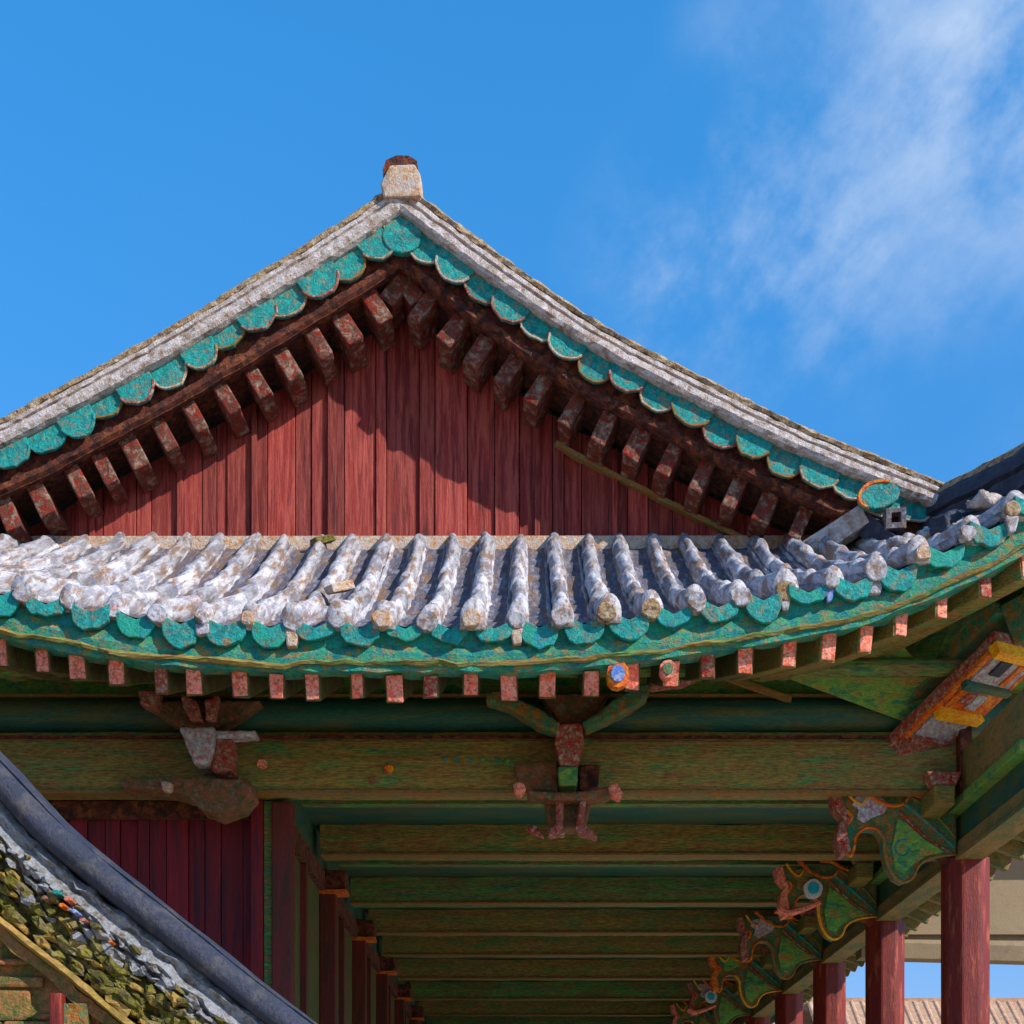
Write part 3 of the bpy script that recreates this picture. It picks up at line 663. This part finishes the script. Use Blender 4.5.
# inward brackets at each outer column
wing = [(0, .80), (-.70, .80), (-1.00, .79), (-1.06, .70), (-1.03, .58), (-.94, .52), (-.93, .44), (-1.0, .34), (-1.04, .20), (-1.0, .06), (-.93, .0), (-.90, .10), (-.88, .24), (-.80, .34), (-.70, .33), (-.64, .22), (-.63, .06), (-.60, -.12), (-.54, -.26), (-.46, -.32), (-.38, -.26), (-.33, -.12), (-.22, -.02), (0, .02)]
def inward_bracket(D, i):
    x0 = 3.76
    T = lambda u, v: (x0 + u, E + 2.93 + v * .72)
    b = hp('inward_bracket', MB().prism([T(u, v) for u, v in wing], D + .04, D + .24), 'carved', bevel=.014, jit=.008)
    def plate(nm, pts, y0, y1, m):
        return build(nm, MB().prism([T(u, v) for u, v in pts], D + y0, D + y1), m, b, bevel=.008, jit=.007, js=12)
    def line(nm, pts, r_, m, y=.035):
        q = crom([(T(u, v)[0], D + y, T(u, v)[1]) for u, v in pts], 5)
        return build(nm, MB().tube(q, lambda t: r_ * (1 - .5 * t), 7, up=Vector((0, 1, 0))), m, b)
    def curl(nm, u, v, rad, turns, r_, m, a0=0.0, sgn=1, y=.03):
        pts = []
        n_ = int(14 * turns)
        for q in range(n_ + 1):
            a = a0 + sgn * 2 * math.pi * turns * q / n_; k = rad * (1 - .8 * q / n_)
            pts.append((u + math.cos(a) * k, v + math.sin(a) * k / .72))
        return line(nm, pts, r_, m, y)
    # coloured outline of the carved board
    line('painted_edge', wing[3:15], .022, 'orange'); line('painted_edge', wing[14:24], .020, 'yellow' if i % 2 else 'tan')
    plate('painted_tip', [(-1.10, .74), (-1.02, .78), (-.99, .60), (-.95, .46), (-.97, .30), (-.93, .04), (-1.02, .0), (-1.06, .20), (-1.04, .36), (-1.0, .46), (-1.08, .58)], .0, .22, ['redbrown', 'pink', 'redbrown', 'orange', 'redbrown', 'pink'][i])
    plate('painted_cloud', [(-.90, .72), (-.78, .75), (-.66, .71), (-.60, .62), (-.64, .52), (-.74, .46), (-.82, .40), (-.88, .46), (-.86, .56), (-.92, .62)], .01, .045, ['greypaint', 'olive', 'greypaint', 'soffit', 'greypaint', 'olive'][i])
    line('orange_scroll', [(-.86, .86), (-.78, .76), (-.70, .66), (-.58, .60), (-.48, .62), (-.42, .72)], .024, 'orange', .0)
    line('orange_scroll', [(-.62, .86), (-.50, .84), (-.40, .76), (-.30, .70)], .030, 'orange', .01)
    line('orange_scroll', [(-.98, .80), (-.92, .68), (-.84, .62), (-.80, .70)], .016, 'yellow', .0)
    line('green_ray', [(-.46, .64), (-.30, .46), (-.14, .26), (-.02, .10)], .020, 'teal')
    line('green_ray', [(-.40, .72), (-.24, .56), (-.10, .38), (-.01, .22)], .016, 'olive')
    line('green_ray', [(-.50, .54), (-.36, .34), (-.18, .14), (-.04, .04)], .018, 'redbrown')
    plate('painted_spandrel', [(-.52, .46), (-.44, .40), (-.28, .20), (-.10, .05), (-.26, .0), (-.38, -.10), (-.46, -.22), (-.54, -.16), (-.57, .10)], .02, .05, 'soffit')
    curl('leaf_curl', -.47, .08, .085, 1.4, .015, 'teal', a0=1.2); curl('leaf_curl', -.74, .60, .07, 1.3, .013, 'redbrown', a0=2.0, sgn=-1)
    if i in (1, 4):
        c = T(-.70, .42)
        for nm, rad, y0, y1, m in (('rosette', .105, -.05, .02, 'white'), ('rosette_centre', .062, -.07, -.045, 'cyan')):
            build(nm, MB().prism([(c[0] + math.cos(a) * rad * (1 + .05 * math.sin(5 * a)), c[1] + math.sin(a) * rad) for a in [2 * math.pi * q / 20 for q in range(20)]], D + y0, D + y1), m, b, bevel=.008, jit=.006)
        line('red_tongue', [(-1.08, .12), (-.98, .06), (-.80, .12), (-.62, .22)], .05, 'pink', -.02)
    # the tier above: bearing arm running along the row, with cap blocks
    y0 = D + .14
    arm_ = MB().prism([(0, 0)] * 0 + [T(-.32, .70), T(-.14, .70), T(-.14, .46), T(-.32, .46)], D - .45, D + .75)
    build('cross_arm', arm_, 'olive', b, bevel=.015)
    for yy in (D - .44, D + .62):
        build('bearing_block', MB().prism([T(-.38, .86), T(-.08, .86), T(-.13, .70), T(-.33, .70)], yy, yy + .16), 'redbrown', b, bevel=.01)
    # curved brace under the bracket down to the column
    hp('column_brace', MB().tube([(x0 - .62 + .62 * math.sin(q * math.pi / 16) , D + .14, E + 2.93 + .02 - .30 * (1 - math.cos(q * math.pi / 16)) * .5 + .12 * math.cos(q * math.pi / 16)) for q in range(9)], .06, 8), 'maroon', jit=.01)
for i, D in enumerate(colD[:6]): inward_bracket(D, i)

# left: red board wall, trims, inner column row
rw = MB(); x = -6.3
while x < -2.50:
    x1 = min(x + rnd(.10, .2), -2.46); dy = rnd(-.015, .015)
    rw.box(x + .003, x1 - .003, 14.28 + dy, 14.36, .46, E + 3.5); x = x1
hp('red_board_wall', rw, 'redwall', bevel=.004)
hp('door_post', MB().box(-2.45, -2.34, 14.12, 14.34, .46, E + 3.44), 'redwall', bevel=.01)
hp('green_jamb', MB().box(-2.335, -2.235, 14.16, 14.3, .46, E + 3.44), 'green')
hp('wall_head_rail', MB().box(-6.3, -2.46, 14.2, 14.275, E + 3.30, E + 3.45), 'maroon')
for x in (-6.2, -4.3):
    hp('column', MB().tube([(x, 14.1, .5), (x, 14.1, 3), (x, 14.1, E + 3.45)], .2, 16), 'column', smooth=True)
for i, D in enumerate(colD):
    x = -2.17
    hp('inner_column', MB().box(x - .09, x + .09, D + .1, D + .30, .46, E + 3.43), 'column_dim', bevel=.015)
    if D > 15:
        c = hp('column_capital', MB().box(x - .12, x + .20, D + .05, D + .40, E + 3.24, E + 3.46), 'maroon', jit=.02, bevel=.02)
        build('capital_edge', MB().box(x - .1, x + .21, D + .03, D + .3, E + 3.20, E + 3.235), 'orange', c, jit=.01)
    if i < 7:
        hp('wall_panel', MB().box(x - .10, x - .06, D + .32, D + 3.08, E + 1.4, E + 3.20), 'moss_panel')
        hp('wall_panel_base', MB().box(x - .10, x - .02, D + .32, D + 3.08, .46, E + 1.38), 'redbrown')
        hp('panel_rail', MB().box(x - .11, x - .0, D + .31, D + 3.09, E + 3.2, E + 3.40), 'maroon')
        hp('panel_stile', MB().box(x - .07, x - .0, D + 1.65, D + 1.78, .5, E + 3.19), 'column_dim')
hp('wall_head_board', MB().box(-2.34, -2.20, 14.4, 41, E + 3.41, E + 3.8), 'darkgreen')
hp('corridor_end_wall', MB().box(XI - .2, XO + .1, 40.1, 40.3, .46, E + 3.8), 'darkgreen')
hp('room_block', MB().box(-6.3, -2.33, 14.45, 41, .46, E + 3.7), 'redwall')
hp('corridor_floor', MB().box(-6.4, 4.3, 13.4, 41, .455, .50), 'stone')

# =================================================================== NEAR WALL ROOF (lower left)
GDN = 7.0
gate = thing('gate_wall_roof', (-3.2, 7.6, 0), 'small tile-capped wall in the lower left with a curved dark ridge, white lime mortar and mossy tiles', 'wall roof')
def gp(name, mb, m, **k): return build(name, mb, m, k.pop('parent', gate), **k)
tp = crom([XZ(x, y, GDN) for x, y in ((-330, 560), (-160, 645), (-60, 707), (0, 762), (50, 815), (100, 858), (150, 897), (200, 937), (250, 977), (310, 1022), (400, 1085), (470, 1130))], 8)
def rev(prof): return prof
gp('curved_ridge', MB().sweep_xz(tp, [(7.06, -.125), (7.0, -.11), (6.98, -.06), (7.02, -.01), (7.10, .015), (7.3, .02), (7.45, -.02), (7.45, -.125)]), 'slate', jit=.006, js=4, smooth=True)
gp('ridge_seam', MB().sweep_xz(tp, [(7.05, -.004), (7.045, .006), (7.07, .014), (7.09, .006)]), 'slate', jit=.004, js=6)
gp('lime_mortar_band', MB().sweep_xz(tp, [(7.07, -.127), (7.02, -.15), (7.05, -.18), (7.0, -.22), (7.06, -.26), (7.1, -.30), (7.5, -.30), (7.5, -.127)]), 'mortar', jit=.022, js=14)
Ltp = plen(tp); d = .8
moss_c = MB(); mort_c = MB(); ochre_c = MB()
while d < Ltp - .1:
    p, t = path_at(tp, d); nx, nz = -t[1], t[0]
    for row, (off, rr) in enumerate(((-.235, .016), (-.27, .020), (-.305, .022), (-.34, .022), (-.375, .024), (-.41, .024), (-.445, .022))):
        q = Vector((p[0] + nx * (off + rnd(-.02, .02)), 0, p[1] + nz * (off + rnd(-.02, .02))))
        yy = 7.0 + rnd(-.025, .03); k = rr * rnd(.6, 1.5); sx_ = rnd(1.3, 2.8)
        tgt = random.choice([mort_c, mort_c, moss_c]) if row < 2 else random.choice([moss_c, moss_c, moss_c, moss_c, ochre_c, mort_c] if row < 4 else [moss_c, moss_c, moss_c, ochre_c])
        c0 = q + Vector((rnd(-.02, .02), 0, rnd(-.01, .01))); ring0 = []; ring1 = []; ring2 = []
        for i in range(8):
            a = 2 * math.pi * i / 8; kk = k * rnd(.75, 1.15)
            dx, dz = math.cos(a) * kk * sx_, math.sin(a) * kk * .8
            dx, dz = dx * t[0] - dz * t[1], dx * t[1] + dz * t[0]
            ring0.append((c0.x + dx * .45, yy - .018, c0.z + dz * .45)); ring1.append((c0.x + dx, yy, c0.z + dz)); ring2.append((c0.x + dx, yy + .12, c0.z + dz))
        tgt.loft([ring0, ring1, ring2])
    d += .042
gp('mossy_tile_course', moss_c, 'moss', jit=.024, js=26)
gp('mortar_crumbs', mort_c, 'mortar', jit=.024, js=26)
gp('ochre_tile_course', ochre_c, 'ochre', jit=.024, js=26)
gp('mossy_bed', MB().sweep_xz(tp, [(7.06, -.27), (7.02, -.34), (7.05, -.40), (7.04, -.468), (7.5, -.468), (7.5, -.27)]), 'moss', jit=.04, js=10)
# little painted fragments by the mortar
for (px_, py_, s_, mm) in ((57, 893, .04, 'teal'), (68, 900, .035, 'pink'), (62, 906, .03, 'orange'), (74, 912, .03, 'blue'), (82, 920, .03, 'redbrown'), (45, 898, .03, 'redbrown'), (94, 925, .045, 'moss'), (110, 941, .02, 'orange')):
    p = P(px_, py_, 6.93)
    gp('painted_fragment', MB().prism([(p.x + math.cos(a) * s_ * .5, p.z + math.sin(a) * s_ * .32) for a in (.3, 1.3, 2.4, 3.5, 4.7, 5.7)], 6.92, 7.02), mm, jit=.01, bevel=.008)
gp('ochre_board', MB().sweep_xz(tp, [(6.96, -.47), (6.95, -.49), (7.0, -.505), (7.4, -.505), (7.4, -.47)]), 'ochre', jit=.012, js=6)
gp('board_moulding', MB().sweep_xz(tp, [(7.0, -.507), (6.99, -.56), (7.4, -.58), (7.4, -.507)]), 'rubble', jit=.02, js=6)
gp('unseen_light_blocker', MB().box(-9.5, -4.35, 7.5, 11.2, 0, 4.7), 'rubble')  # added mass out of view, cuts sky fill and ground bounce on the left
# back slope and rubble wall
stones = MB(); z = 0.0
tpx = [(q[0], q[1]) for q in tp]
def tz(x):
    for a, b in zip(tpx, tpx[1:]):
        if a[0] <= x <= b[0]: return lerp(a[1], b[1], (x - a[0]) / (b[0] - a[0])) - .72
    return tpx[0][1] - .72 if x < tpx[0][0] else -9
row = 0
while z < 4.2:
    h = rnd(.09, .15); x = -4.6 + rnd(-.1, .1)
    while x < -.5:
        wdt = rnd(.16, .34)
        if tz(x + wdt) > z + .03 or tz(x) > z + h * .5:
            ztop = min(z + h - .012, max(tz(x + wdt), z + .03))
            stones.box(x, x + wdt - .015, 7.03 + rnd(-.02, .02), 7.3, z, ztop)
        x += wdt
    z += h
gp('rubble_wall', stones, 'rubble', jit=.012, js=9, bevel=.015)
bk = [(q[0], q[1] - .62) for q in tp[::4]]
gp('wall_core', MB().prism([(bk[0][0], .0)] + bk + [(bk[-1][0], .0)], 7.06, 7.42), 'rubble')
a = P(56, 1000, 6.95)
gp('red_post', MB().box(a.x - .025, a.x + .03, 6.93, 7.02, .0, a.z + .03), 'column', bevel=.008)
a = P(72, 1012, 6.95)
gp('green_panel', MB().box(a.x - .05, a.x + .06, 6.97, 7.02, a.z - .4, a.z + .04), 'carved')
rings = []
for j in range(30):
    y = 7.44 + j * .03
    rings.append([(q[0], y, q[1] - .10 - (y - 7.44) * .55 + .02 * math.sin(i * 1.7)) for i, q in enumerate(tp)])
gp('rear_tiles', MB().loft(rings, closed=False, caps=False), 'pan')

# =================================================================== PLASTER PAVILION (right, behind columns)
pav = thing('plaster_pavilion', (8, 24, 0), 'beige plastered building on red posts seen between the red columns at the right edge', 'pavilion')
def pp(name, mb, m, **k): return build(name, mb, m, k.pop('parent', pav), **k)
pz = E + (VY - 957) / F * 24
rings = []
for i in range(41):
    x = lerp(5.0, 13, i / 40); c = .10 * (1 - abs(i - 20) / 20)
    rings.append([(x, 24, pz - c), (x, 23.96, pz + .22 - c), (x, 24.0, pz + .30 - c), (x, 24.04, pz + .38), (x, 24.04, E + 5.4), (x, 24.4, E + 5.4), (x, 24.4, pz - c)])
pp('plaster_spandrel', MB().loft(rings), 'plaster', smooth=False)
pp('shadow_moulding', MB().box(5.0, 13, 23.93, 24.03, pz + .33, pz + .40), 'plaster')
for x in (6.55, 9.6, 12.6):
    pp('post', MB().tube([(x, 24.2, 0), (x, 24.2, 2.5), (x, 24.2, pz + .05)], .17, 14), 'column', smooth=True)
for x in (6.55, 12.6):
    pp('rear_post', MB().tube([(x, 28.2, 0), (x, 28.2, 5.2)], .17, 14), 'column', smooth=True)
pp('roof', MB().prism([(4.6, E + 5.38), (13.4, E + 5.38), (12, E + 6.2), (6, E + 6.2)], 23.4, 28.8), 'slate', bevel=.05)

# distant roof with rows of tan tiles
far = thing('distant_hall', (14, 44, 0), 'low distant hall with a tan tiled roof showing under the sky between the red columns', 'building')
def fp(name, mb, m, **k): return build(name, mb, m, k.pop('parent', far), **k)
ftz = E + (VY - 1000) / F * 46
rings = []
for i in range(401):
    x = 8 + i * .05
    rings.append([(x, lerp(41, 46, j / 6), lerp(ftz - 3.0, ftz, j / 6) - .15 * math.sin(math.pi * j / 6) + .05 * max(0, math.sin(i * 2 * math.pi / 6))) for j in range(7)])
fr_ = fp('roof_tiles', MB().loft(rings, closed=False, caps=False), 'farroof')
build('ridge', MB().box(7.9, 28.1, 45.9, 46.4, ftz - .3, ftz + .05), 'farroof', fr_)
fp('wall', MB().box(9, 27, 42.2, 50, 0, ftz - 2.6), 'plaster')
fp('rear_roof', MB().add([(8, 46.2, ftz - .05), (28, 46.2, ftz - .05), (28, 51, ftz - 3), (8, 51, ftz - 3)], [(0, 1, 2, 3)]), 'farroof')
